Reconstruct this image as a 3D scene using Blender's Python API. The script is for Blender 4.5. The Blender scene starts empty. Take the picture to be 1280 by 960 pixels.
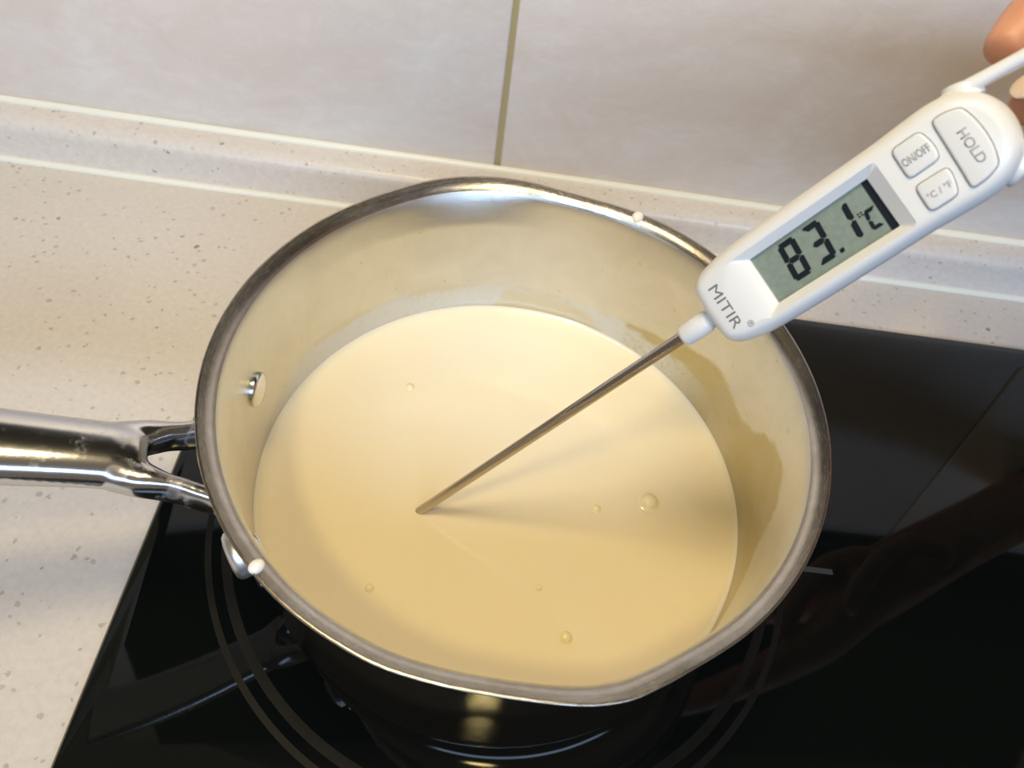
import bpy, bmesh, math, random
from mathutils import Vector, Matrix
random.seed(7)
SC = bpy.context.scene
COL = SC.collection
PI = math.pi
V3 = Vector

# ------------------------------------------------------------------ camera
cam_d = bpy.data.cameras.new('camera')
cam = bpy.data.objects.new('camera', cam_d)
COL.objects.link(cam)
CAM = V3((-0.01231, -0.12556, 0.23773))
R = Matrix(((0.99078, -0.12747, -0.04588), (0.07251, 0.78502, -0.61521), (0.11444, 0.60621, 0.78702)))
cam.matrix_world = Matrix.Translation(CAM) @ R.to_4x4()
cam_d.sensor_fit = 'HORIZONTAL'
cam_d.sensor_width = 36
cam_d.lens = 944.5 / 1280 * 36
cam_d.clip_start = 0.01
cam_d.dof.use_dof = True
cam_d.dof.focus_distance = 0.215
cam_d.dof.aperture_fstop = 24
SC.camera = cam

# ------------------------------------------------------------------ world, lamps, exposure
w = bpy.data.worlds.new('kitchen_ambient')
SC.world = w
w.use_nodes = True
w.node_tree.nodes['Background'].inputs[0].default_value = (1.0, 0.82, 0.62, 1)
w.node_tree.nodes['Background'].inputs[1].default_value = 0.19


def area(name, loc, target, size, power, color, spread=180):
    l = bpy.data.lights.new(name, 'AREA')
    if isinstance(size, tuple): l.shape = 'RECTANGLE'; l.size, l.size_y = size
    else: l.shape = 'DISK'; l.size = size
    l.energy = power
    l.color = color
    l.spread = math.radians(spread)
    o = bpy.data.objects.new(name, l)
    COL.objects.link(o)
    o.location = loc
    o.rotation_euler = (V3(target) - V3(loc)).to_track_quat('-Z', 'Y').to_euler()
    return o


area('hood_lamp', (-0.04, 0.010, 0.46), (-.02, 0.0, 0), 0.15, 1.28, (1.0, 0.82, 0.50))
area('ceiling_lamp', (-0.27, -0.60, 1.38), (0, 0.0, 0), 0.16, 4.6, (1.0, 0.78, 0.32))
area('window_daylight', (0.15, -2.00, 1.52), (0, 0.05, 0), (2.6, 0.55), 57.0, (0.42, 0.61, 0.93))

SC.view_settings.view_transform = 'Standard'
SC.view_settings.look = 'None'
SC.view_settings.gamma = 1
SC.view_settings.use_curve_mapping = False
SC.view_settings.exposure = 0.05


# ------------------------------------------------------------------ helpers
def tag(o, label=None, cat=None, group=None, kind=None):
    if label: o['label'] = label
    if cat: o['category'] = cat
    if group: o['group'] = group
    if kind: o['kind'] = kind
    return o


def empty(name, loc=(0, 0, 0), mat=None):
    o = bpy.data.objects.new(name, None)
    COL.objects.link(o)
    o.empty_display_size = 0.01
    if mat is not None: o.matrix_world = mat
    else: o.location = loc
    return o


def obj(name, bm, mat, parent=None, smooth=None, mw=None):
    me = bpy.data.meshes.new(name)
    if smooth is not None:
        bm.normal_update()
        for f in bm.faces: f.smooth = True
        for e in bm.edges:
            if len(e.link_faces) == 2:
                e.smooth = e.calc_face_angle(0) < math.radians(smooth)
    bm.to_mesh(me)
    bm.free()
    o = bpy.data.objects.new(name, me)
    COL.objects.link(o)
    if mat: me.materials.append(mat)
    if parent: o.parent = parent
    if mw is not None: o.matrix_local = mw
    return o


def box(bm, x0, y0, z0, x1, y1, z1, bevel=0, seg=2):
    r = bmesh.ops.create_cube(bm, size=1)
    vs = r['verts']
    bmesh.ops.scale(bm, vec=(x1 - x0, y1 - y0, z1 - z0), verts=vs)
    bmesh.ops.translate(bm, vec=((x0 + x1) / 2, (y0 + y1) / 2, (z0 + z1) / 2), verts=vs)
    if bevel:
        es = list({e for v in vs for e in v.link_edges})
        bmesh.ops.bevel(bm, geom=es, offset=bevel, segments=seg, profile=0.5, affect='EDGES')


def prism(bm, pts, z0, z1, bevel=0, seg=2):
    """closed polygon (x,y) extruded z0..z1, upper rim bevelled by stacking insets"""
    layers = [(0, z0)]
    if bevel:
        for k in range(seg + 1):
            a = k / seg * PI / 2
            layers.append((bevel * (1 - math.cos(a)), z1 - bevel + bevel * math.sin(a)))
    else:
        layers.append((0, z1))
    loft(bm, pts, layers)


def normals2d(pts):
    n = len(pts)
    out = []
    for i in range(n):
        a = V3((*pts[i - 1], 0)); b = V3((*pts[(i + 1) % n], 0))
        d = (b - a).normalized()
        out.append((d.y, -d.x))
    return out


def loft(bm, pts, layers):
    """layers: (inset, z); pts counter-clockwise"""
    ar = sum(pts[i - 1][0] * pts[i][1] - pts[i][0] * pts[i - 1][1] for i in range(len(pts)))
    if ar < 0: pts = pts[::-1]
    pts = [p for i, p in enumerate(pts) if math.hypot(p[0] - pts[i - 1][0], p[1] - pts[i - 1][1]) > 1e-6]
    nn = normals2d(pts)
    rings = []
    for ins, z in layers:
        rings.append([bm.verts.new((p[0] - q[0] * ins, p[1] - q[1] * ins, z)) for p, q in zip(pts, nn)])
    n = len(pts)
    for a, b in zip(rings, rings[1:]):
        for i in range(n):
            bm.faces.new((a[i], a[(i + 1) % n], b[(i + 1) % n], b[i]))
    bm.faces.new(rings[0][::-1])
    bm.faces.new(rings[-1])


def spline(pts, sub=6, closed=True):
    out = []
    n = len(pts)
    rng = range(n) if closed else range(n - 1)
    for i in rng:
        g = lambda k: V3(pts[k % n]) if closed else V3(pts[max(0, min(n - 1, k))])
        p0, p1, p2, p3 = g(i - 1), g(i), g(i + 1), g(i + 2)
        for s in range(sub):
            t = s / sub
            out.append(tuple(0.5 * ((2 * p1) + (p2 - p0) * t + (2 * p0 - 5 * p1 + 4 * p2 - p3) * t * t + (3 * p1 - p0 - 3 * p2 + p3) * t ** 3)))
    if not closed: out.append(tuple(pts[-1]))
    return out


def round_poly(pts, r, seg=5):
    out = []
    n = len(pts)
    for i in range(n):
        p = V3((*pts[i], 0)); a = V3((*pts[i - 1], 0)); b = V3((*pts[(i + 1) % n], 0))
        da = (a - p); db = (b - p)
        rr = min(r, da.length * .45, db.length * .45)
        s = p + da.normalized() * rr; e = p + db.normalized() * rr
        for k in range(seg + 1):
            t = k / seg
            q = s * (1 - t) ** 2 + p * 2 * t * (1 - t) + e * t * t
            out.append((q.x, q.y))
    return out


def tube(bm, pts, radii, seg=16, up=V3((0, 0, 1)), flat=1.0, power=2.0, caps=True):
    """sweep a (super)elliptic section along pts; radii = (half width, half height) or r"""
    pts = [V3(p) for p in pts]
    rings = []
    for i, p in enumerate(pts):
        t = (pts[min(i + 1, len(pts) - 1)] - pts[max(i - 1, 0)]).normalized()
        side = t.cross(up)
        if side.length < 1e-4: side = t.cross(V3((1, 0, 0)))
        side.normalize()
        nn = side.cross(t).normalized()
        r = radii[i] if isinstance(radii, (list, tuple)) and not isinstance(radii, float) else radii
        a, b = r if isinstance(r, (tuple, list)) else (r, r * flat)
        ring = []
        for k in range(seg):
            th = 2 * PI * k / seg
            c, s = math.cos(th), math.sin(th)
            c = math.copysign(abs(c) ** (2 / power), c); s = math.copysign(abs(s) ** (2 / power), s)
            ring.append(bm.verts.new(p + side * a * c + nn * b * s))
        rings.append(ring)
    for a, b in zip(rings, rings[1:]):
        for k in range(seg):
            bm.faces.new((a[k], a[(k + 1) % seg], b[(k + 1) % seg], b[k]))
    if caps:
        bm.faces.new(rings[0][::-1]); bm.faces.new(rings[-1])


def lathe(bm, prof, seg=48, cap0=True, cap1=True):
    rings = []
    for r, z in prof:
        rings.append([bm.verts.new((r * math.cos(2 * PI * k / seg), r * math.sin(2 * PI * k / seg), z)) for k in range(seg)])
    for a, b in zip(rings, rings[1:]):
        for k in range(seg):
            bm.faces.new((a[k], a[(k + 1) % seg], b[(k + 1) % seg], b[k]))
    if cap0: bm.faces.new(rings[0][::-1])
    if cap1: bm.faces.new(rings[-1])


def dome(bm, r, h, seg=28, rings=6, skirt=0.0):
    prof = ([(r, -skirt)] if skirt else []) + [(r * math.cos(a), h * math.sin(a)) for a in [PI / 2 * k / rings for k in range(rings)]]
    lathe(bm, prof, seg, cap0=True, cap1=True)


def bake(o):
    """replace an object's mesh by its evaluated (modified) mesh"""
    bpy.context.view_layer.update()
    dg = bpy.context.evaluated_depsgraph_get()
    me = bpy.data.meshes.new_from_object(o.evaluated_get(dg))
    o.modifiers.clear()
    old = o.data
    o.data = me
    me.name = old.name
    bpy.data.meshes.remove(old)
    return o


def sharpen(me, deg):
    bm = bmesh.new(); bm.from_mesh(me)
    for f in bm.faces: f.smooth = True
    for e in bm.edges:
        if len(e.link_faces) == 2: e.smooth = e.calc_face_angle(0) < math.radians(deg)
    bm.to_mesh(me); bm.free()


# ------------------------------------------------------------------ materials
def new_mat(name, base=(.8, .8, .8), rough=.5, metal=0., **kw):
    m = bpy.data.materials.new(name)
    m.use_nodes = True
    b = m.node_tree.nodes['Principled BSDF']
    b.inputs['Base Color'].default_value = (*base, 1)
    b.inputs['Roughness'].default_value = rough
    b.inputs['Metallic'].default_value = metal
    for k, v in kw.items():
        b.inputs[k].default_value = v
    return m, m.node_tree, b


class NT:
    def __init__(s, t): s.t = t
    def n(s, typ, **kw):
        nd = s.t.nodes.new(typ)
        for k, v in kw.items():
            if k.startswith('i_'):
                key = k[2:]
                key = int(key) if key.isdigit() else key.replace('_', ' ')
                nd.inputs[key].default_value = v
            else: setattr(nd, k, v)
        return nd
    def l(s, a, b): s.t.links.new(a, b)
    def coord(s, kind='Object', scale=(1, 1, 1)):
        tc = s.n('ShaderNodeTexCoord'); mp = s.n('ShaderNodeMapping')
        mp.inputs['Scale'].default_value = scale
        s.l(tc.outputs[kind], mp.inputs['Vector'])
        return mp.outputs[0]
    def noise(s, vec, scale, detail=4, rough=.5, dist=0):
        nd = s.n('ShaderNodeTexNoise'); nd.inputs['Scale'].default_value = scale
        nd.inputs['Detail'].default_value = detail; nd.inputs['Roughness'].default_value = rough
        nd.inputs['Distortion'].default_value = dist
        s.l(vec, nd.inputs['Vector'])
        return nd.outputs[0]
    def ramp(s, fac, stops):
        nd = s.n('ShaderNodeValToRGB')
        cr = nd.color_ramp
        while len(cr.elements) < len(stops): cr.elements.new(.5)
        for e, (p, c) in zip(cr.elements, stops):
            e.position = p
            e.color = (*c, 1) if isinstance(c, tuple) else (c, c, c, 1)
        s.l(fac, nd.inputs[0])
        return nd.outputs[0]
    def mix(s, fac, a, b, typ='RGBA', blend='MIX'):
        nd = s.n('ShaderNodeMix', data_type='RGBA', blend_type=blend)
        for sock, v in ((nd.inputs[0], fac), (nd.inputs[6], a), (nd.inputs[7], b)):
            if hasattr(v, 'is_linked'): s.l(v, sock)
            elif isinstance(v, tuple): sock.default_value = (*v, 1)
            else: sock.default_value = v
        return nd.outputs[2]
    def math(s, op, a, b=None, clamp=False):
        nd = s.n('ShaderNodeMath', operation=op, use_clamp=clamp)
        for sock, v in ((nd.inputs[0], a), (nd.inputs[1], b)):
            if v is None: continue
            if hasattr(v, 'is_linked'): s.l(v, sock)
            else: sock.default_value = v
        return nd.outputs[0]
    def bump(s, h, strength, dist, bsdf):
        nd = s.n('ShaderNodeBump'); nd.inputs['Strength'].default_value = strength
        nd.inputs['Distance'].default_value = dist
        s.l(h, nd.inputs['Height']); s.l(nd.outputs[0], bsdf.inputs['Normal'])


# tile
M_tile, t, b = new_mat('glazed_tile', (.6, .58, .56), .32)
N = NT(t); co = N.coord('Object')
n1 = N.noise(co, 13, 7, .68, 1.0); n2 = N.noise(co, 40, 5, .7, .8)
veins = N.ramp(n2, [(.36, 0.0), (.5, 1.0), (.64, 0.0)])
c1 = N.ramp(n1, [(.34, (.87, .76, .665)), (.5, (.91, .815, .735)), (.66, (.93, .87, .80))])
c2 = N.mix(N.math('MULTIPLY', veins, .15), c1, (.62, .53, .44))
N.l(c2, b.inputs['Base Color'])
N.bump(n1, .15, .001, b)
M_grout, _, _ = new_mat('grout', (.42, .34, .17), .9)
M_bead, _, _ = new_mat('sealant', (.86, .83, .70), .35)

# speckled solid surface
M_counter, t, b = new_mat('speckled_counter', (.7, .66, .6), .33)
N = NT(t); co = N.coord('Object')


def speck(scale, size, keep):
    v = N.n('ShaderNodeTexVoronoi'); v.inputs['Scale'].default_value = scale
    wob = N.n('ShaderNodeVectorMath', operation='ADD')
    nz = N.n('ShaderNodeTexNoise'); nz.inputs['Scale'].default_value = 600
    sc = N.n('ShaderNodeVectorMath', operation='SCALE'); sc.inputs['Scale'].default_value = .0022
    N.l(co, nz.inputs['Vector']); N.l(nz.outputs['Color'], sc.inputs[0])
    N.l(co, wob.inputs[0]); N.l(sc.outputs[0], wob.inputs[1])
    N.l(wob.outputs[0], v.inputs['Vector'])
    sep = N.n('ShaderNodeSeparateColor'); N.l(v.outputs['Color'], sep.inputs[0])
    rad = N.math('MULTIPLY', N.math('GREATER_THAN', sep.outputs[0], keep), N.math('ADD', N.math('MULTIPLY', sep.outputs[1], size * .8), size * .35))
    hit = N.math('SUBTRACT', rad, v.outputs['Distance'])
    return N.math('MULTIPLY', hit, 12, clamp=True), sep.outputs[2]


base = N.ramp(N.noise(co, 7, 4, .5), [(.3, (.68, .61, .54)), (.7, (.74, .68, .61))])
grain = N.ramp(N.noise(co, 420, 3, .6), [(.3, .93), (.7, 1.04)])
base = N.mix(1, base, grain, blend='MULTIPLY')
s1, r1 = speck(300, .30, .60)
base = N.mix(N.math('MULTIPLY', s1, .6), base, N.ramp(r1, [(.0, (.33, .26, .15)), (.5, (.40, .37, .30)), (1, (.55, .46, .33))]))
s2, r2 = speck(130, .17, .74)
base = N.mix(N.math('MULTIPLY', s2, .8), base, N.ramp(r2, [(.0, (.26, .14, .06)), (.5, (.18, .18, .16)), (1, (.34, .27, .17))]))
N.l(base, b.inputs['Base Color'])

# hob glass
M_glass, t, b = new_mat('black_ceramic_glass', (.0035, .0045, .004), .045)
b.inputs['IOR'].default_value = 1.38
N = NT(t); co = N.coord('Object')
N.l(N.ramp(N.noise(co, 25, 5, .6), [(.35, .02), (.75, .06)]), b.inputs['Roughness'])
M_ring, t, b = new_mat('worn_grey_print', (.02, .019, .016), .5)
b.inputs['Specular IOR Level'].default_value = .2
N = NT(t); co = N.coord('Object')
N.l(N.ramp(N.noise(co, 60, 5, .7), [(.3, (.002, .002, .002)), (.7, (.0065, .006, .005))]), b.inputs['Base Color'])
M_mark, _, _ = new_mat('pale_grey_print', (.04, .042, .042), .4)
M_edge, _, _ = new_mat('hob_edge_seal', (.10, .085, .03), .4)

# steels
M_lip, t, b = new_mat('brushed_steel', (.60, .57, .52), .25, 1.0)
N = NT(t)
uvc = N.coord('UV', (1, 1, 1))


def brushed(N, b, r0, r1, strength):
    uvc = N.coord('UV', (3, 900, 1))
    nz = N.noise(uvc, 1.0, 4, .7)
    N.l(N.ramp(nz, [(.25, r0), (.75, r1)]), b.inputs['Roughness'])
    N.bump(nz, strength, .0004, b)


# pan body: brushed steel with dried and wet milk film (vertex colour R = foam film, G = wet stain)
M_pan, t, b = new_mat('pan_steel', (.62, .59, .53), .3, 1.0)
N = NT(t)
brushed(N, b, .26, .40, .22)
at = N.n('ShaderNodeVertexColor', layer_name='film')
sp = N.n('ShaderNodeSeparateColor'); N.l(at.outputs[0], sp.inputs[0])
co = N.coord('Object')
bub = N.noise(co, 520, 3, .6)
blot = N.noise(co, 60, 5, .6, .6)
foam = N.math('MULTIPLY', sp.outputs[0], N.ramp(bub, [(.30, .25), (.52, .75)]))
wet = N.math('MULTIPLY', sp.outputs[1], N.ramp(blot, [(.25, .55), (.6, .95)]))
dots = N.ramp(N.noise(co, 300, 2, .5), [(.70, 0.0), (.74, .5)])
steel = N.ramp(blot, [(.3, (.63, .61, .555)), (.7, (.70, .68, .63))])
steel = N.mix(wet, steel, (.50, .43, .24))
steel = N.mix(N.math('MULTIPLY', dots, .35), steel, (.2, .16, .1))
steel = N.mix(foam, steel, (.66, .66, .63))
N.l(steel, b.inputs['Base Color'])
N.l(N.math('SUBTRACT', 1.0, N.math('MULTIPLY', foam, .85)), b.inputs['Metallic'])

M_polish, t, b = new_mat('polished_steel', (.62, .61, .60), .12, 1.0)
N = NT(t); co = N.coord('Object')
nz = N.noise(co, 55, 5, .65, .5)
# dried water marks: faint rings
vo = N.n('ShaderNodeTexVoronoi'); vo.inputs['Scale'].default_value = 95; N.l(co, vo.inputs['Vector'])
se = N.n('ShaderNodeSeparateColor'); N.l(vo.outputs['Color'], se.inputs[0])
ring = N.math('MULTIPLY', N.math('GREATER_THAN', se.outputs[0], .72), N.ramp(vo.outputs['Distance'], [(.0, .25), (.30, .30), (.36, 1.0), (.40, 0.0)]))
smear = N.math('MULTIPLY', N.ramp(N.noise(N.coord('Object', (1, 1, 1)), 260, 5, .7), [(.5, 0.0), (.62, 1.0)]), N.ramp(nz, [(.5, 0.0), (.62, 1.0)]))
mark = N.math('MAXIMUM', N.math('MULTIPLY', ring, .30), N.math('MULTIPLY', smear, .5))
N.l(N.mix(mark, (.60, .59, .58), (.62, .58, .54)), b.inputs['Base Color'])
N.l(N.math('ADD', N.math('MULTIPLY', mark, .35), .17), b.inputs['Roughness'])
N.l(N.math('SUBTRACT', 1.0, N.math('MULTIPLY', mark, .6)), b.inputs['Metallic'])

M_outer, t, b = new_mat('polished_pan_side', (.50, .48, .45), .10, 1.0)
N = NT(t); brushed(N, b, .07, .14, .03)
M_rim, t, b = new_mat('brushed_rim', (.48, .44, .39), .24, 1.0)
N = NT(t); brushed(N, b, .20, .30, .12)
N.l(N.ramp(N.noise(N.coord('Object'), 90, 5, .7, .6), [(.3, (.42, .37, .31)), (.7, (.56, .53, .48))]), b.inputs['Base Color'])
M_rivet, _, _ = new_mat('rivet_steel', (.74, .73, .71), .18, 1.0)
M_satin, _, _ = new_mat('satin_steel', (.78, .77, .75), .38, 1.0)
M_probe, _, _ = new_mat('probe_steel', (.52, .475, .43), .14, 1.0)

# milk
M_milk, t, b = new_mat('milk', (.905, .79, .57), .10)
b.inputs['Subsurface Weight'].default_value = .25
b.inputs['Subsurface Radius'].default_value = (.004, .003, .0015)
b.inputs['Subsurface Scale'].default_value = 1
N = NT(t); co = N.coord('Object')
N.bump(N.noise(co, 22, 2, .4), .12, .001, b)
M_bubble, _, b = new_mat('milk_bubble', (.93, .80, .50), .05)
M_drop, _, b = new_mat('milk_drop', (.93, .90, .82), .15)

# thermometer
M_plastic, _, b = new_mat('white_plastic', (.745, .745, .735), .28)
M_plastic2, _, b = new_mat('white_button_plastic', (.71, .71, .70), .38)
M_ink, _, _ = new_mat('grey_ink', (.17, .165, .16), .6)
M_ink2, _, _ = new_mat('pale_grey_ink', (.36, .35, .345), .6)
M_lcd, t, b = new_mat('lcd_background', (.22, .27, .23), .16)
N = NT(t); co = N.coord('Object')
N.l(N.ramp(N.noise(co, 900, 2, .5), [(.3, (.20, .245, .205)), (.7, (.24, .29, .245))]), b.inputs['Base Color'])
M_seg, _, _ = new_mat('lcd_segment', (.006, .012, .016), .25)

# skin
M_skin, t, b = new_mat('skin', (.62, .30, .18), .45)
b.inputs['Subsurface Weight'].default_value = .12
b.inputs['Subsurface Radius'].default_value = (.006, .002, .001)
b.inputs['Subsurface Scale'].default_value = 1
N = NT(t); co = N.coord('Object')
N.l(N.ramp(N.noise(co, 70, 4, .6), [(.3, (.55, .23, .12)), (.7, (.66, .34, .22))]), b.inputs['Base Color'])
N.bump(N.noise(N.coord('Object', (1, 1, 1)), 900, 2, .5), .1, .0003, b)
M_nail, _, _ = new_mat('fingernail', (.78, .62, .48), .25)

# ------------------------------------------------------------------ setting: wall, tiles, countertop, upstand
YW = 0.1533          # front face of the upstand
YT = 0.1695          # tile face
HU = 0.0208
wall = empty('wall_back')
tag(wall, kind='structure')
bm = bmesh.new(); box(bm, -1.2, YT + .0012, -.25, 1.2, YT + .06, 1.1)
obj('grout', bm, M_grout, wall)
XT = -0.0160
TW, THT, GAP = 0.30, 0.45, 0.0022
proto = None
for i in range(-4, 4):
    for j in range(-1, 2):
        x0 = XT + i * TW + GAP / 2; z0 = HU - .002 + j * THT + GAP / 2
        if proto is None:
            bm = bmesh.new(); box(bm, 0, 0, 0, TW - GAP, .009, THT - GAP, .0012, 2)
            proto = obj('tile', bm, M_tile, wall, 50)
            o = proto
        else:
            o = proto.copy(); COL.objects.link(o); o.parent = wall
        if j < 0: o.scale = (1, 1, (0.25 - 0.02) / (THT)); o.location = (x0, YT, z0 + THT - 0.232)
        else: o.location = (x0, YT, z0)

ctr = empty('countertop')
tag(ctr, 'cream speckled solid surface countertop with low upstand along the tiled wall', 'countertop')
bm = bmesh.new(); box(bm, -1.15, -.46, -.04, 1.15, YW + .001, 0, .002)
obj('worktop', bm, M_counter, ctr, 50)
bm = bmesh.new()   # upstand section: rounded front top edge, cove at the foot
sec = [(YW + .0155, -.0005), (YW - .0035, -.0005), (YW - .0025, .0002), (YW - .0008, .0010), (YW, .0028)]
for k in range(7):
    a = PI / 2 * k / 6
    sec.append((YW + .006 * (1 - math.cos(a)), HU - .006 + .006 * math.sin(a)))
sec.append((YW + .0155, HU))
vs0 = [bm.verts.new((-1.15, y, z)) for y, z in sec]
vs1 = [bm.verts.new((1.15, y, z)) for y, z in sec]
n = len(sec)
for k in range(n): bm.faces.new((vs0[k], vs0[(k + 1) % n], vs1[(k + 1) % n], vs1[k]))
bm.faces.new(vs0[::-1]); bm.faces.new(vs1)
bmesh.ops.recalc_face_normals(bm, faces=bm.faces)
obj('upstand', bm, M_counter, ctr, 50)
for (y, z, r, nm) in ((YT - .0012, HU + .0002, .0019, 'sealant_bead'), (YW - .0010, .0004, .0017, 'sealant_bead')):
    bm = bmesh.new()
    tube(bm, [(-1.15 + .1 * i, y + .0003 * math.sin(i * 2.3), z) for i in range(24)], r, 10, caps=True)
    obj(nm, bm, M_bead, ctr, 60)

# ------------------------------------------------------------------ hob
XL, YB = -0.1119, 0.1154
hob = empty('induction_hob', (0, 0, 0))
tag(hob, 'black ceramic glass hob under the steel saucepan', 'hob')
bm = bmesh.new()
pts = round_poly([(XL, -.40), (.62, -.40), (.62, YB), (XL, YB)], .022, 10)
loft(bm, pts, [(0, .0002), (0, .0026), (.0005, .0035), (.0013, .004)])
obj('glass_top', bm, M_glass, hob, 40)
bm = bmesh.new()
loft(bm, round_poly([(XL - .0008, -.401), (.621, -.401), (.621, YB + .0012), (XL - .0008, YB + .0012)], .022, 10), [(0, 0.0), (0, .0012)])
obj('edge_seal', bm, M_edge, hob, 40)


def annulus(bm, cx, cy, r0, r1, z, a0=0, a1=2 * PI, seg=160):
    prev = None
    for k in range(seg + 1):
        a = a0 + (a1 - a0) * k / seg
        p = (bm.verts.new((cx + r0 * math.cos(a), cy + r0 * math.sin(a), z)), bm.verts.new((cx + r1 * math.cos(a), cy + r1 * math.sin(a), z)))
        if prev: bm.faces.new((prev[0], prev[1], p[1], p[0]))
        prev = p


for r0, r1 in ((.0905, .0935), (.0965, .0985)):
    bm = bmesh.new(); annulus(bm, 0.003, .001, r0, r1, .00406)
    obj('zone_ring', bm, M_ring, hob)
bm = bmesh.new(); box(bm, .093, -.0082, .0040, .1185, -.0062, .00408)
obj('zone_mark', bm, M_mark, hob)

# ------------------------------------------------------------------ slanted cooker hood above the wall tiles (its black glass shows mirrored in the hob)
hd = empty('cooker_hood', (0, YT, .30))
tag(hd, 'black glass slanted cooker hood fixed on the tiled wall above the hob', 'cooker hood')
bm = bmesh.new()
ya, za, yb_, zb = YT - .012, .255, YT - .15, .47
v = [bm.verts.new((x, y - YT, z - .30)) for x in (-.46, .50) for y, z in ((ya, za), (yb_, zb), (yb_ + .01, zb + .012), (YT - .0005, zb + .012), (YT - .0005, za))]
for k in range(5): bm.faces.new((v[k], v[(k + 1) % 5], v[5 + (k + 1) % 5], v[5 + k]))
bm.faces.new(v[:5][::-1]); bm.faces.new(v[5:])
bmesh.ops.recalc_face_normals(bm, faces=bm.faces)
obj('hood_panel', bm, M_glass, hd, 30)
bm = bmesh.new(); box(bm, -.455, -.135, .175, .495, -.001, .75, .004)
obj('hood_chimney', bm, M_glass, hd, 40)

# ------------------------------------------------------------------ saucepan
pan = empty('saucepan', (0, 0, .004))
tag(pan, 'stainless steel saucepan with pouring lips standing on the black hob', 'saucepan')
AZ_H = math.radians(196)
SPOUTS = (math.radians(104.5), math.radians(-77.5))


def adiff(a, b):
    return (a - b + PI) % (2 * PI) - PI


RIMDR = [(-180, 0), (-150, 0), (-125, -.1), (-115, -.35), (-108, -.35), (-100, -.85), (-92, -1.0), (-86, -.5), (-81, .35), (-76, 1.15), (-71, 1.35), (-66, .6), (-59, -.2), (-47, -.1), (-30, 0), (20, 0), (46, .3), (60, -.1), (70, -1.0), (79, -1.6), (87, -.7), (94, 1.6), (101, 3.4), (108, 3.9), (115, 3.3), (122, 1.9), (130, .8), (140, .5), (155, .1), (180, 0)]


def spout(th, z):
    deg = (math.degrees(th) + 180) % 360 - 180
    for i in range(len(RIMDR) - 1):
        if RIMDR[i][0] <= deg <= RIMDR[i + 1][0]:
            p = [RIMDR[max(0, min(len(RIMDR) - 1, i + q))][1] for q in (-1, 0, 1, 2)]
            t = (deg - RIMDR[i][0]) / (RIMDR[i + 1][0] - RIMDR[i][0])
            v = .5 * (2 * p[1] + (p[2] - p[0]) * t + (2 * p[0] - 5 * p[1] + 4 * p[2] - p[3]) * t * t + (3 * p[1] - p[0] - 3 * p[2] + p[3]) * t ** 3)
            break
    k = max(0, min(1, (z - .0665) / .0135)); k = k ** 1.35
    return k * v * .001, -k * max(0, v) * .00028


FB = [(-180, .030), (-90, .030), (-45, .031), (-32, .036), (-20, .044), (-11, .0600), (-5, .0635), (2, .0610), (6, .0575), (12, .050), (17, .0470), (30, .051), (41, .047), (49, .041), (60, .038), (70, .0363), (93, .0386), (111, .039), (125, .0384), (150, .040), (163, .035), (180, .031)]


def fb(deg):
    for (a, x), (b_, y) in zip(FB, FB[1:]):
        if a <= deg <= b_:
            t = (deg - a) / (b_ - a); t = t * t * (3 - 2 * t)
            return x + (y - x) * t
    return .03


# profile in world z (origin shifted later); outside from base up, lip, inside down
prof = [(0.0, .0042), (.03, .0041), (.060, .0040), (.068, .0042), (.0725, .0055), (.0755, .0082), (.0768, .0120), (.0774, .018)]
prof += [(.0774 + .0007 * k / 12, .018 + .052 * k / 12) for k in range(1, 13)]
prof += [(.0785, .0740), (.0788, .0762), (.0797, .0782), (.0822, .0796), (.0828, .0799), (.0829, .0804), (.0826, .0807)]
prof += [(.0821, .0805), (.0808, .0801), (.0798, .07965), (.0790, .0790), (.0784, .0782), (.0780, .0771), (.0776, .0748), (.0773, .068)]
prof += [(.0772, .068 - .0435 * k / 34) for k in range(1, 35)]
prof += [(.0770, .020), (.0762, .014), (.0735, .0090), (.068, .0070), (.04, .0068), (0.0, .0068)]
bm = bmesh.new()
SEG = 288
uvl = bm.loops.layers.uv.new('UVMap')
cl = bm.loops.layers.float_color.new('film')
rings = []
for r, z in prof:
    if r == 0:
        rings.append([bm.verts.new((0, 0, z - .004))]); continue
    ring = []
    for k in range(SEG):
        th = 2 * PI * k / SEG
        dr, dz = spout(th, z)
        ring.append(bm.verts.new(((r + dr) * math.cos(th), (r + dr) * math.sin(th), z + dz - .004)))
    rings.append(ring)
n_out = 34  # profile index after which the surface faces inwards
arc = 0
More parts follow.
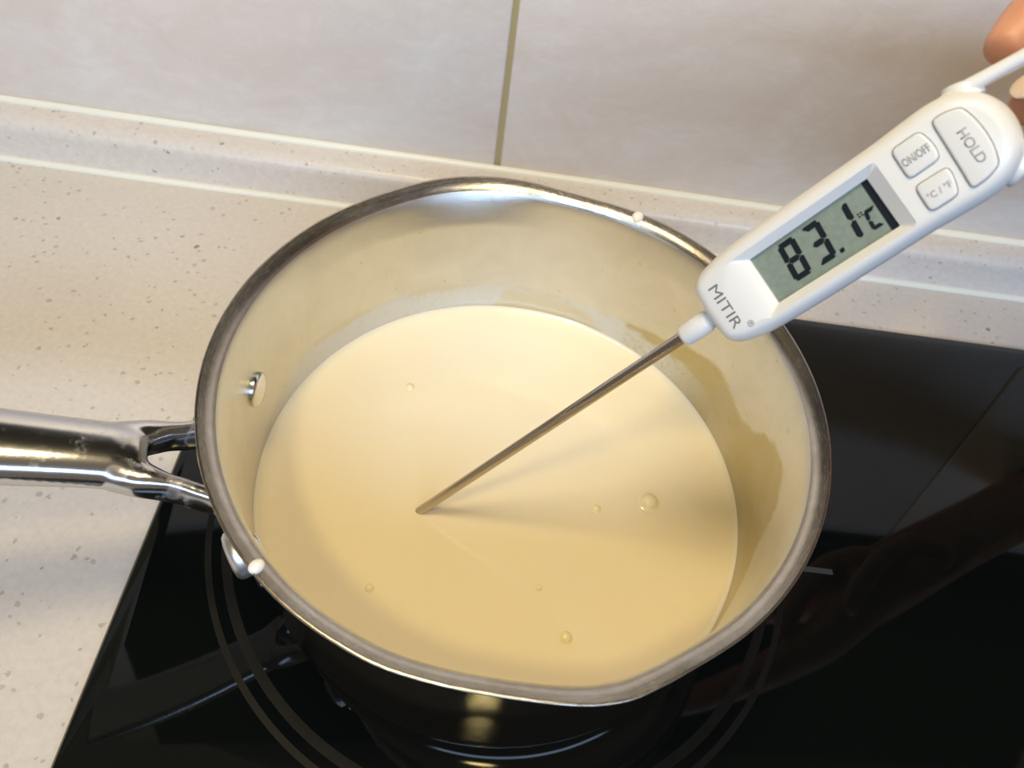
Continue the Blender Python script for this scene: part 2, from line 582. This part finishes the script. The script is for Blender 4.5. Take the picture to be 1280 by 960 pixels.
for i in range(len(prof) - 1):
    a, c = rings[i], rings[i + 1]
    d = math.hypot(prof[i + 1][0] - prof[i][0], prof[i + 1][1] - prof[i][1])
    for k in range(SEG):
        k2 = (k + 1) % SEG
        if len(a) == 1: vs = [a[0], c[k2], c[k]]; uv = [(k / SEG, arc), ((k + 1) / SEG, arc + d), (k / SEG, arc + d)]; zz = [i, i + 1, i + 1]; kk = [k, k + 1, k]
        elif len(c) == 1: vs = [a[k], a[k2], c[0]]; uv = [(k / SEG, arc), ((k + 1) / SEG, arc), (k / SEG, arc + d)]; zz = [i, i, i + 1]; kk = [k, k + 1, k]
        else: vs = [a[k], a[k2], c[k2], c[k]]; uv = [(k / SEG, arc), ((k + 1) / SEG, arc), ((k + 1) / SEG, arc + d), (k / SEG, arc + d)]; zz = [i, i, i + 1, i + 1]; kk = [k, k + 1, k + 1, k]
        f = bm.faces.new(vs); f.smooth = True; f.material_index = 1 if i < 21 else (2 if i < 31 else 0)
        for lp, u, zi, ki in zip(f.loops, uv, zz, kk):
            lp[uvl].uv = (u[0] * 40, u[1] * 10)
            R_ = G_ = 0.0
            if i >= n_out:
                deg = ((ki / SEG * 360 + 180) % 360) - 180
                z = prof[zi][1]
                top = fb(deg)
                G_ = max(0, min(1, (top - z) / .0012)) * (1.0 if -40 < deg < 60 else .25)
                wob = .0006 * math.sin(deg * .83) + .0004 * math.sin(deg * 2.1 + 1)
                gap = max(0, min(1, (98 - deg) / 3)) * max(0, min(1, (deg - 58) / 14))
                ft = min(top, .0372 + .0012 * math.sin(deg * .21)) + wob
                fbm = .02 + (.0150 - .0002 * (98 - deg) * .4 + wob) * gap
                if 25 < deg < 172:
                    e = min(1, (deg - 25) / 20, (172 - deg) / 12)
                    R_ = max(0, min(1, (ft - z) / .001)) * max(0, min(1, (z - fbm) / .0012 if gap > 0 else 1)) * e
                elif -30 < deg <= 25:
                    R_ = .18 * max(0, min(1, (.034 - z) / .003))
            lp[cl] = (R_, G_, 0, 1)
    arc += d
body = obj('pan_body', bm, M_pan, pan)
body.data.materials.append(M_outer)
body.data.materials.append(M_rim)

# handle: Y-shaped hollow-formed steel handle fixed by two legs to a riveted bracket
e = V3((math.cos(AZ_H), math.sin(AZ_H), 0)); lat = V3((-math.sin(AZ_H), math.cos(AZ_H), 0))


def hp(s, t_, z): return e * s + lat * t_ + V3((0, 0, z - .004))


bm = bmesh.new()
S = [(.0985, .0612, .0072, .0044), (.0998, .0617, .0083, .0050), (.1015, .0622, .0090, .0055), (.106, .0643, .0092, .0057), (.113, .0672, .0093, .0058), (.121, .0703, .0096, .0060), (.130, .0738, .0100, .0062), (.145, .0790, .0106, .0064), (.165, .0845, .0112, .0066), (.190, .0895, .0116, .0066), (.215, .0925, .0116, .0064), (.235, .0938, .0108, .0058), (.245, .0940, .0085, .0048), (.249, .0940, .0050, .0030)]
tube(bm, [hp(s, 0, z) for s, z, _, _ in S], [(a, h) for _, _, a, h in S], 28, power=2.3)
for sg in (-1, 1):
    L = [(.1055, 5.0, .0640), (.1000, 6.2, .0616), (.0950, 7.6, .0592), (.0905, 8.6, .0572), (.0870, 9.8, .0558), (.0830, 11.2, .0545), (.0790, 13.0, .0535)]
    LS = spline([(a, q, z) for a, q, z in L], 4, closed=False)
    tube(bm, [hp(a, sg * q / 1000, z) for a, q, z in LS], [(.0028 + .0017 * max(0, min(1, (a - .0935) / .006)), .0052 - .0006 * max(0, min(1, (a - .098) / .004))) for a, q, z in LS], 16, power=2.4)
h = obj('handle', bm, M_polish, pan)
md = h.modifiers.new('r', 'REMESH'); md.mode = 'VOXEL'; md.voxel_size = .0007
md = h.modifiers.new('s', 'SMOOTH'); md.iterations = 7; md.factor = .6
bake(h)
h.data.shade_smooth()
tag(h, 'polished handle forking into two legs')
# bracket curved along the wall
bm = bmesh.new()
RI, RO = .0781, .0803
NB = 40
outer = []; inner = []
for k in range(NB + 1):
    a = -27.5 + 55 * k / NB
    hh = .0068 * math.sqrt(max(0.02, 1 - max(0, (abs(a) - 22.5) / 5.01) ** 2))
    th = AZ_H + math.radians(a)
    row = []
    for (r, zz) in ((RI, -hh), (RO - .0006, -hh), (RO, -hh * .88), (RO, hh * .88), (RO - .0006, hh), (RI, hh)):
        row.append(bm.verts.new((r * math.cos(th), r * math.sin(th), .0545 - .004 + zz)))
    outer.append(row)
for a, c in zip(outer, outer[1:]):
    for k in range(6): bm.faces.new((a[k], c[k], c[(k + 1) % 6], a[(k + 1) % 6]))
bm.faces.new(outer[0]); bm.faces.new(outer[-1][::-1])
bmesh.ops.recalc_face_normals(bm, faces=bm.faces)
obj('handle_bracket', bm, M_polish, pan, 40)
for da in (-20, 20):
    th = AZ_H + math.radians(da)
    for side, rr, hgt, zc in ((-1, .0054, .0018, .0520), (1, .0064, .0030, .0560)):
        bm = bmesh.new()
        if side < 0: lathe(bm, [(rr, -.0006), (rr, .0006), (rr * .96, .0011), (rr * .84, .0015), (rr * .6, .0018), (rr * .3, .00195), (rr * .05, .002)], 30)
        else: lathe(bm, [(rr, -.0006), (rr, .0018), (rr * .95, .0027), (rr * .82, .0034), (rr * .5, .0038), (rr * .1, .0039)], 30)
        rad = V3((math.cos(th), math.sin(th), 0)) * side
        pos = V3((math.cos(th), math.sin(th), 0)) * (.0771 if side < 0 else .0803) + V3((0, 0, zc - .004))
        mw = Matrix.Translation(pos) @ rad.to_track_quat('Z', 'Y').to_matrix().to_4x4()
        obj('rivet', bm, M_rivet if side < 0 else M_satin, pan, 60, mw=mw)

# ------------------------------------------------------------------ milk
ZM = .0250
milk = empty('milk', (0, 0, .0072))
tag(milk, 'creamy pale yellow milk filling the bottom of the saucepan', 'milk')
bm = bmesh.new()
RMILK = .07728
pr = [(0.0001, ZM), (.02, ZM), (.04, ZM), (.055, ZM), (.066, ZM), (.072, ZM + .00002), (.0745, ZM + .0001), (.0757, ZM + .0003), (.0766, ZM + .0007), (RMILK, ZM + .0013), (RMILK, ZM), (.0766, .020), (.0757, .0142), (.0730, .0094), (.0678, .0073), (.0001, .0072)]
rings = []
for r, z in pr:
    rings.append([bm.verts.new((r * math.cos(2 * PI * k / 160), r * math.sin(2 * PI * k / 160), z - .0072)) for k in range(160)])
for a, c in zip(rings, rings[1:]):
    for k in range(160): bm.faces.new((a[k], c[k], c[(k + 1) % 160], a[(k + 1) % 160]))
bm.faces.new(rings[0]); bm.faces.new(rings[-1][::-1])
bmesh.ops.recalc_face_normals(bm, faces=bm.faces)
obj('milk_surface', bm, M_milk, milk, 40)
for x, y, r in ((.0483, -.0007, .0027), (.0308, -.0055, .0012), (.0221, -.0483, .0016), (-.0356, -.0403, .0010), (.0137, -.0343, .0007), (-.0353, .0336, .0012)):
    bm = bmesh.new()
    lathe(bm, [(r * 1.45, -.0001), (r * 1.25, .00008), (r * 1.05, .0003), (r * .93, r * .42), (r * .74, r * .62), (r * .45, r * .78), (r * .04, r * .84)], 28)
    obj('bubble', bm, M_bubble, milk, 60, mw=Matrix.Translation((x, y, ZM - .0072)))
# drops of milk on the rim
for x, y, z, r, lab in ((.0332, .0738, .0797, .0022, 'white drop of milk on the far rim of the saucepan near the thermometer'),
                        (-.0541, -.0607, .0805, .0017, 'cream drop of milk on the near left rim of the saucepan beside the outer rivet')):
    bm = bmesh.new(); bmesh.ops.create_icosphere(bm, subdivisions=3, radius=r)
    d = V3((x, y, 0)).normalized()
    o = obj('milk_drop', bm, M_drop, None, 60)
    o.location = (x, y, z)
    o.rotation_euler = (0, 0, math.atan2(y, x)); o.scale = (1.1, .9, .8)
    tag(o, lab, 'milk drop', 'milk drops on the rim')

# ------------------------------------------------------------------ thermometer (local: X along the probe, Y across, Z out of the face)
A0 = V3((0.03263338, -0.00701779, 0.11049927))
ux = V3((0.55558111, 0.0631483, 0.82906087)).normalized()
vy = V3((-0.61360999, 0.70400365, 0.35757747)).normalized()
nz_ = ux.cross(vy).normalized(); vy = nz_.cross(ux).normalized()
MT = Matrix.Translation(A0) @ Matrix((ux, vy, nz_)).transposed().to_4x4()
th_ = empty('digital_thermometer', mat=MT)
tag(th_, 'white digital probe thermometer showing 83.1 degrees, its steel probe dipped in the milk', 'thermometer')
mm = .001
# probe
bm = bmesh.new()
pp = [(-.1115, .0), (-.1113, .0005), (-.1098, .0009), (-.1070, .00125), (-.1050, .0014), (-.1035, .00146), (-.05, .00146), (.002, .00146)]
rings = []
for x, r in pp:
    rings.append([bm.verts.new((x, max(r, .0001) * math.cos(2 * PI * k / 28), max(r, .0001) * math.sin(2 * PI * k / 28))) for k in range(28)])
for a, c in zip(rings, rings[1:]):
    for k in range(28): bm.faces.new((a[k], c[k], c[(k + 1) % 28], a[(k + 1) % 28]))
bm.faces.new(rings[0]); bm.faces.new(rings[-1][::-1])
bmesh.ops.recalc_face_normals(bm, faces=bm.faces)
obj('probe', bm, M_probe, th_, 60)
# collar
bm = bmesh.new()
lathe(bm, [(.0019, .0014), (.0023, .0017), (.00255, .0024), (.00262, .0050), (.00262, .0082), (.0022, .0090), (.0018, .0092), (.0018, .0108)], 32)
bmesh.ops.rotate(bm, matrix=Matrix.Rotation(PI / 2, 3, 'Y'), verts=bm.verts)
obj('probe_collar', bm, M_plastic, th_, 50)

# body
half = [(10.1, 3.2), (10.5, 6.0), (11.6, 7.7), (13.6, 8.9), (17, 9.7), (22, 10.2), (32, 10.3), (45, 10.15), (54, 10.0), (60, 10.15), (65, 10.2), (68.5, 9.6), (71.2, 8.2), (73.4, 6.0), (74.7, 3.0)]
CY = .55
out = [(u, CY - v_) for u, v_ in half] + [(75.1, CY)] + [(u, CY + v_) for u, v_ in half[::-1]] + [(9.95, CY)]
out = [(x * mm, y * mm) for x, y, *_ in spline([(a, b_, 0) for a, b_ in out], 4)]
lay = [(.0040, -.0085), (.0022, -.0083), (.0009, -.0074), (.0003, -.0060), (.0, -.0030), (.0, .0010), (.0003, .0026), (.0010, .0040), (.0016, .0047), (.0023, .00505), (.0032, .0052)]
bm = bmesh.new(); loft(bm, out, lay)
bmesh.ops.recalc_face_normals(bm, faces=bm.faces)
bodyo = obj('casing', bm, M_plastic, th_)
cut = bmesh.new()
LU0, LU1, LV = 24.7, 51.3, 5.45
top = round_poly([(21.4 * mm, -7.3 * mm), (54.1 * mm, -7.0 * mm), (54.1 * mm, 7.3 * mm), (21.4 * mm, 7.5 * mm)], .001, 4)
bot = round_poly([(LU0 * mm, -LV * mm + .00015), (LU1 * mm, -LV * mm + .00015), (LU1 * mm, LV * mm + .00015), (LU0 * mm, LV * mm + .00015)], .0002, 4)


def frustum(bm, a, b_, c_, z0, z1, z2):
    A = [bm.verts.new((x, y, z0)) for x, y in c_]; B = [bm.verts.new((x, y, z1)) for x, y in b_]; Cc = [bm.verts.new((x, y, z2)) for x, y in a]
    D = [bm.verts.new((x, y, z2 + .002)) for x, y in a]
    n = len(a)
    for p, q in ((A, B), (B, Cc), (Cc, D)):
        for k in range(n): bm.faces.new((p[k], p[(k + 1) % n], q[(k + 1) % n], q[k]))
    bm.faces.new(A[::-1]); bm.faces.new(D)


frustum(cut, top, bot, bot, .0022, .0034, .00522)
HOLD = [(64.9, 7.3), (64.7, 3.8), (64.5, .4), (64.3, -3.0), (64.0, -6.7), (67.0, -6.5), (69.3, -5.6), (70.2, -2.6), (70.5, .5), (70.3, 3.6), (69.7, 6.3), (67.3, 7.2)]
ONB = [(57.0, .8), (62.9, .9), (63.3, 3.6), (62.7, 7.1), (57.2, 7.1)]
CFB = [(56.8, -6.3), (61.9, -6.3), (62.8, -3.6), (63.1, -1.0), (57.0, -.8)]
BT = []
for P_, r in ((HOLD, 1.0), (ONB, 1.2), (CFB, 1.2)):
    q = round_poly([(x, y) for x, y in P_], r, 5)
    q = [(x * mm, y * mm) for x, y in q]
    BT.append(q)
    loft(cut, q, [(-.00014, .0044), (-.00014, .0072)])
bmesh.ops.recalc_face_normals(cut, faces=cut.faces)
bmesh.ops.triangulate(cut, faces=cut.faces[:])
cuto = obj('cutter', cut, M_plastic, th_)
md = bodyo.modifiers.new('b', 'BOOLEAN'); md.object = cuto; md.operation = 'DIFFERENCE'; md.solver = 'EXACT'
bake(bodyo)
bpy.data.objects.remove(cuto)
sharpen(bodyo.data, 32)
for q, nm in zip(BT, ('hold_button', 'power_button', 'unit_button')):
    bm = bmesh.new(); loft(bm, q, [(0, .0042), (0, .0053), (.00006, .00555), (.00018, .00572), (.00036, .00580), (.00055, .00583)])
    bmesh.ops.recalc_face_normals(bm, faces=bm.faces)
    obj(nm, bm, M_plastic2, th_, 60)
# lcd
bm = bmesh.new(); prism(bm, round_poly([(24.75 * mm, -5.28 * mm), (51.25 * mm, -5.28 * mm), (51.25 * mm, 5.58 * mm), (24.75 * mm, 5.58 * mm)], .0001, 2), .0021, .0027)
lcd = obj('display', bm, M_lcd, th_)
tag(lcd, 'grey green liquid crystal display')
ZL = .00275
bm = bmesh.new(); prism(bm, [(49.7 * mm, -5.27 * mm), (51.24 * mm, -5.27 * mm), (51.24 * mm, 5.57 * mm), (49.9 * mm, 5.57 * mm)], .0027, ZL + .00004)
obj('display_border', bm, M_seg, lcd)


def segs(bm, which, u0, v0, w_, h_, tk, sl=.09):
    """seven segment digit; u0,v0 lower left in mm, slanted"""
    g = .06 * tk
    def q(pts):
        vs = [bm.verts.new(((u0 + x + sl * y) * mm, (v0 + y) * mm, ZL)) for x, y in pts]
        vs2 = [bm.verts.new(((u0 + x + sl * y) * mm, (v0 + y) * mm, ZL + .00005)) for x, y in pts]
        n = len(vs)
        bm.faces.new(vs2); bm.faces.new(vs[::-1])
        for k in range(n): bm.faces.new((vs[k], vs[(k + 1) % n], vs2[(k + 1) % n], vs2[k]))
    t2 = tk / 2; m = h_ / 2
    if 'a' in which: q([(g + t2 * .4, h_ - t2 * .4), (g + tk, h_ - tk), (w_ - g - tk, h_ - tk), (w_ - g - t2 * .4, h_ - t2 * .4), (w_ - g - t2, h_), (g + t2, h_)])
    if 'd' in which: q([(g + t2 * .4, t2 * .4), (g + t2, 0), (w_ - g - t2, 0), (w_ - g - t2 * .4, t2 * .4), (w_ - g - tk, tk), (g + tk, tk)])
    if 'g' in which: q([(g + t2, m), (g + tk, m - t2), (w_ - g - tk, m - t2), (w_ - g - t2, m), (w_ - g - tk, m + t2), (g + tk, m + t2)])
    for c_, x, s_, y0, y1 in (('f', 0, 1, m, h_), ('e', 0, 1, 0, m), ('b', w_, -1, m, h_), ('c', w_, -1, 0, m)):
        if c_ in which:
            lo = y0 + g + (0 if y0 else t2 * .7); hi = y1 - g - (0 if y1 < h_ else t2 * .7)
            pts = [(x, lo + t2 * .35), (x + s_ * t2, lo), (x + s_ * tk, lo + t2), (x + s_ * tk, hi - t2), (x + s_ * t2, hi), (x, hi - t2 * .35)]
            if s_ < 0: pts = pts[::-1]
            q(pts)


for nm, u0, wh in (('digit', 29.75, 'abcdefg'), ('digit', 35.35, 'abcdg'), ('digit', 41.25, 'bc')):
    bm = bmesh.new(); segs(bm, wh, u0, -3.65, 3.95, 8.4, 1.2)
    obj(nm, bm, M_seg, lcd)
bm = bmesh.new(); prism(bm, round_poly([(40.0 * mm, -3.65 * mm), (40.9 * mm, -3.65 * mm), (41.0 * mm, -2.8 * mm), (40.1 * mm, -2.8 * mm)], .0002), ZL, ZL + .00005)
obj('decimal_point', bm, M_seg, lcd)
bm = bmesh.new(); segs(bm, 'adef', 46.95, -3.4, 2.4, 4.2, .75)
obj('unit_symbol', bm, M_seg, lcd)
bm = bmesh.new()
for x, y in ((46.25, .75), (46.85, .75), (46.25, .2), (46.85, .2)): box(bm, x * mm, y * mm, ZL, (x + .33) * mm, (y + .3) * mm, ZL + .00005)
obj('degree_symbol', bm, M_seg, lcd)


def text(name, s, cx, cy, height, width, ang, z, mat, bold=0.0, parent=None, cap='H'):
    """printed lettering centred at (cx,cy) mm in the face plane, fitted to height x width (mm)"""
    cu = bpy.data.curves.new(name, 'FONT'); cu.body = s; cu.size = 1; cu.offset = bold
    cu.resolution_u = 4
    o = bpy.data.objects.new(name, cu); COL.objects.link(o)
    bpy.context.view_layer.update()
    me = bpy.data.meshes.new_from_object(o.evaluated_get(bpy.context.evaluated_depsgraph_get()))
    bpy.data.objects.remove(o)
    xs = [v.co.x for v in me.vertices]; ys = [v.co.y for v in me.vertices]
    x0, x1, y0, y1 = min(xs), max(xs), min(ys), max(ys)
    ca, sa = math.cos(ang), math.sin(ang)
    for v in me.vertices:
        x = ((v.co.x - x0) / (x1 - x0) - .5) * width; y = ((v.co.y - y0) / (y1 - y0) - .5) * height
        v.co = ((cx + x * ca - y * sa) * mm, (cy + x * sa + y * ca) * mm, z)
    bm = bmesh.new(); bm.from_mesh(me)
    r = bmesh.ops.extrude_face_region(bm, geom=bm.faces[:])
    bmesh.ops.translate(bm, vec=(0, 0, .00003), verts=[g for g in r['geom'] if isinstance(g, bmesh.types.BMVert)])
    bmesh.ops.recalc_face_normals(bm, faces=bm.faces)
    return obj(name, bm, mat, parent)


text('lettering', 'MITIR', 15.55, .05, 2.35, 10.3, -PI / 2, .00522, M_ink, 0.0, th_)
text('registered_mark', '®', 18.1, -5.8, 1.4, 1.4, -PI / 2, .00522, M_ink, 0.0, th_)
text('lettering', 'HOLD', 67.75, -.35, 1.65, 6.7, -PI / 2, .00586, M_ink2, 0.01, th_)
text('lettering', 'ON/OFF', 60.15, 3.75, 1.55, 5.0, 0, .00586, M_ink2, 0.02, th_)
text('lettering', '°C / °F', 59.95, -3.75, 1.25, 4.3, 0, .00586, M_ink2, 0.01, th_)

# hanging bail at the head of the casing
bm = bmesh.new()
BA = [(66, 9.4), (71, 9.5), (75.0, 8.9), (80, 8.1), (86, 7.2), (91, 5.2), (93.2, 1.2), (91.5, -2.6), (87, -4.4), (81, -4.9), (76, -5.3), (72.5, -5.8), (68, -7.2)]
BS = spline([(a, b_, -2.5) for a, b_ in BA], 5, closed=False)
tube(bm, [(x * mm, y * mm, z * mm) for x, y, z in BS], [(.0013, .0026)] * len(BS), 16, up=V3((0, 0, 1)), power=3)
bm2 = bm
obj('hanging_loop', bm, M_plastic, th_, 60)
for y, sg in ((10.3, 1), (-8.6, -1)):   # hinge bosses on the sides of the casing
    bm = bmesh.new(); lathe(bm, [(.0034, -.0016), (.0034, .0006), (.0030, .0011), (.0022, .0013)], 28)
    d = V3((.35, sg, 0)).normalized()
    obj('hinge_boss', bm, M_plastic, th_, 50, mw=Matrix.Translation((.0712, y * mm * .93, -.003)) @ d.to_track_quat('Z', 'Y').to_matrix().to_4x4())


# ------------------------------------------------------------------ hand (one skinned surface); joints given as rays of the fitted camera
def P(px, py, d):
    return CAM + R @ V3(((px - 640) / 944.5 * d, -(py - 480) / 944.5 * d, -d))


me = bpy.data.meshes.new('hand')
Vt = []; Ed = []; Ra = []


def add(p, r, parent=None):
    Vt.append(p); Ra.append(r)
    if parent is not None: Ed.append((parent, len(Vt) - 1))
    return len(Vt) - 1


fore = add(P(2350, -60, .36), .029)
fa2 = add(P(2090, 20, .29), .0265, fore)
wr = add(P(1880, 90, .235), .0235, fa2)
pc = add(P(1740, 120, .20), .0225, wr)


def chain(start, pts):
    for p, r in pts: start = add(p, r, start)
    return start


k1 = add(P(1640, 30, .172), .0125, pc)      # index knuckle
k2 = add(P(1685, 95, .190), .0125, pc)      # middle knuckle
k3 = add(P(1720, 150, .210), .0118, pc)
k4 = add(P(1740, 215, .228), .0105, pc)
k5 = add(P(1610, 265, .170), .0140, pc)     # thumb base
chain(k1, [(P(1545, -45, .162), .0090), (P(1450, -85, .152), .0088), (P(1390, -45, .149), .0080), (P(1325, 3, .1465), .0075), (P(1283, 36, .1450), .0063), (P(1256, 60, .1440), .0045), (P(1247, 69, .1435), .0034)])
chain(k2, [(P(1590, 30, .185), .0088), (P(1480, 20, .172), .0087), (P(1410, 60, .160), .0078), (P(1345, 98, .150), .0072), (P(1306, 122, .1450), .0062), (P(1287, 133, .1435), .0045), (P(1281, 137, .1430), .0034)])
chain(k3, [(P(1610, 100, .210), .0086), (P(1520, 130, .205), .0082), (P(1470, 190, .190), .0076), (P(1465, 235, .178), .0070), (P(1480, 260, .172), .0052)])
chain(k4, [(P(1640, 190, .230), .0075), (P(1570, 220, .222), .0070), (P(1540, 270, .205), .0065), (P(1560, 300, .192), .0055)])
chain(k5, [(P(1540, 240, .148), .0112), (P(1478, 190, .133), .0098), (P(1430, 160, .1255), .0090), (P(1398, 140, .1215), .0080), (P(1385, 132, .1200), .0058)])
me.from_pydata([tuple(v) for v in Vt], Ed, [])
hand = bpy.data.objects.new('hand', me); COL.objects.link(hand)
me.materials.append(M_skin)
md = hand.modifiers.new('k', 'SKIN'); md.use_smooth_shade = True
for i, r in enumerate(Ra):
    sv = me.skin_vertices[0].data[i]; sv.radius = (r, r); sv.use_root = (i == 0)
md = hand.modifiers.new('u', 'SUBSURF'); md.levels = 2; md.render_levels = 2
bake(hand)
hand.data.shade_smooth()
# origin at the wrist
off = Vt[2].copy()
hand.data.transform(Matrix.Translation(-off)); hand.location = off
tag(hand, 'bare hand at the top right corner holding the loop of the white thermometer', 'hand')


def nail(p, nrm, along, w_, l_):
    bm = bmesh.new(); bmesh.ops.create_uvsphere(bm, u_segments=20, v_segments=10, radius=1)
    z = nrm.normalized(); x = (along - along.dot(z) * z).normalized(); y = z.cross(x)
    mw = Matrix.Translation(p - off) @ Matrix((x * l_, y * w_, z * .0009)).transposed().to_4x4()
    bm.transform(mw)
    return obj('fingernail', bm, M_nail, hand, 80)


up_i = R @ V3((0, 1, 0)); rt = R @ V3((1, 0, 0)); bk = R @ V3((0, 0, 1))
d3 = (P(1306, 122, .1450) - P(1281, 137, .1430))
nail(P(1293, 104, .1405), up_i * .8 - rt * .45 + bk * .75, d3, .0034, .0052)
d1 = P(1283, 36, .145) - P(1247, 69, .1435)
nail(P(1290, 40, .1500) + up_i * .003, -bk + up_i * .4, d1, .0045, .0058)
nail(P(1408, 140, .1140), bk + up_i * .1, P(1478, 190, .133) - P(1385, 132, .12), .0042, .0052)
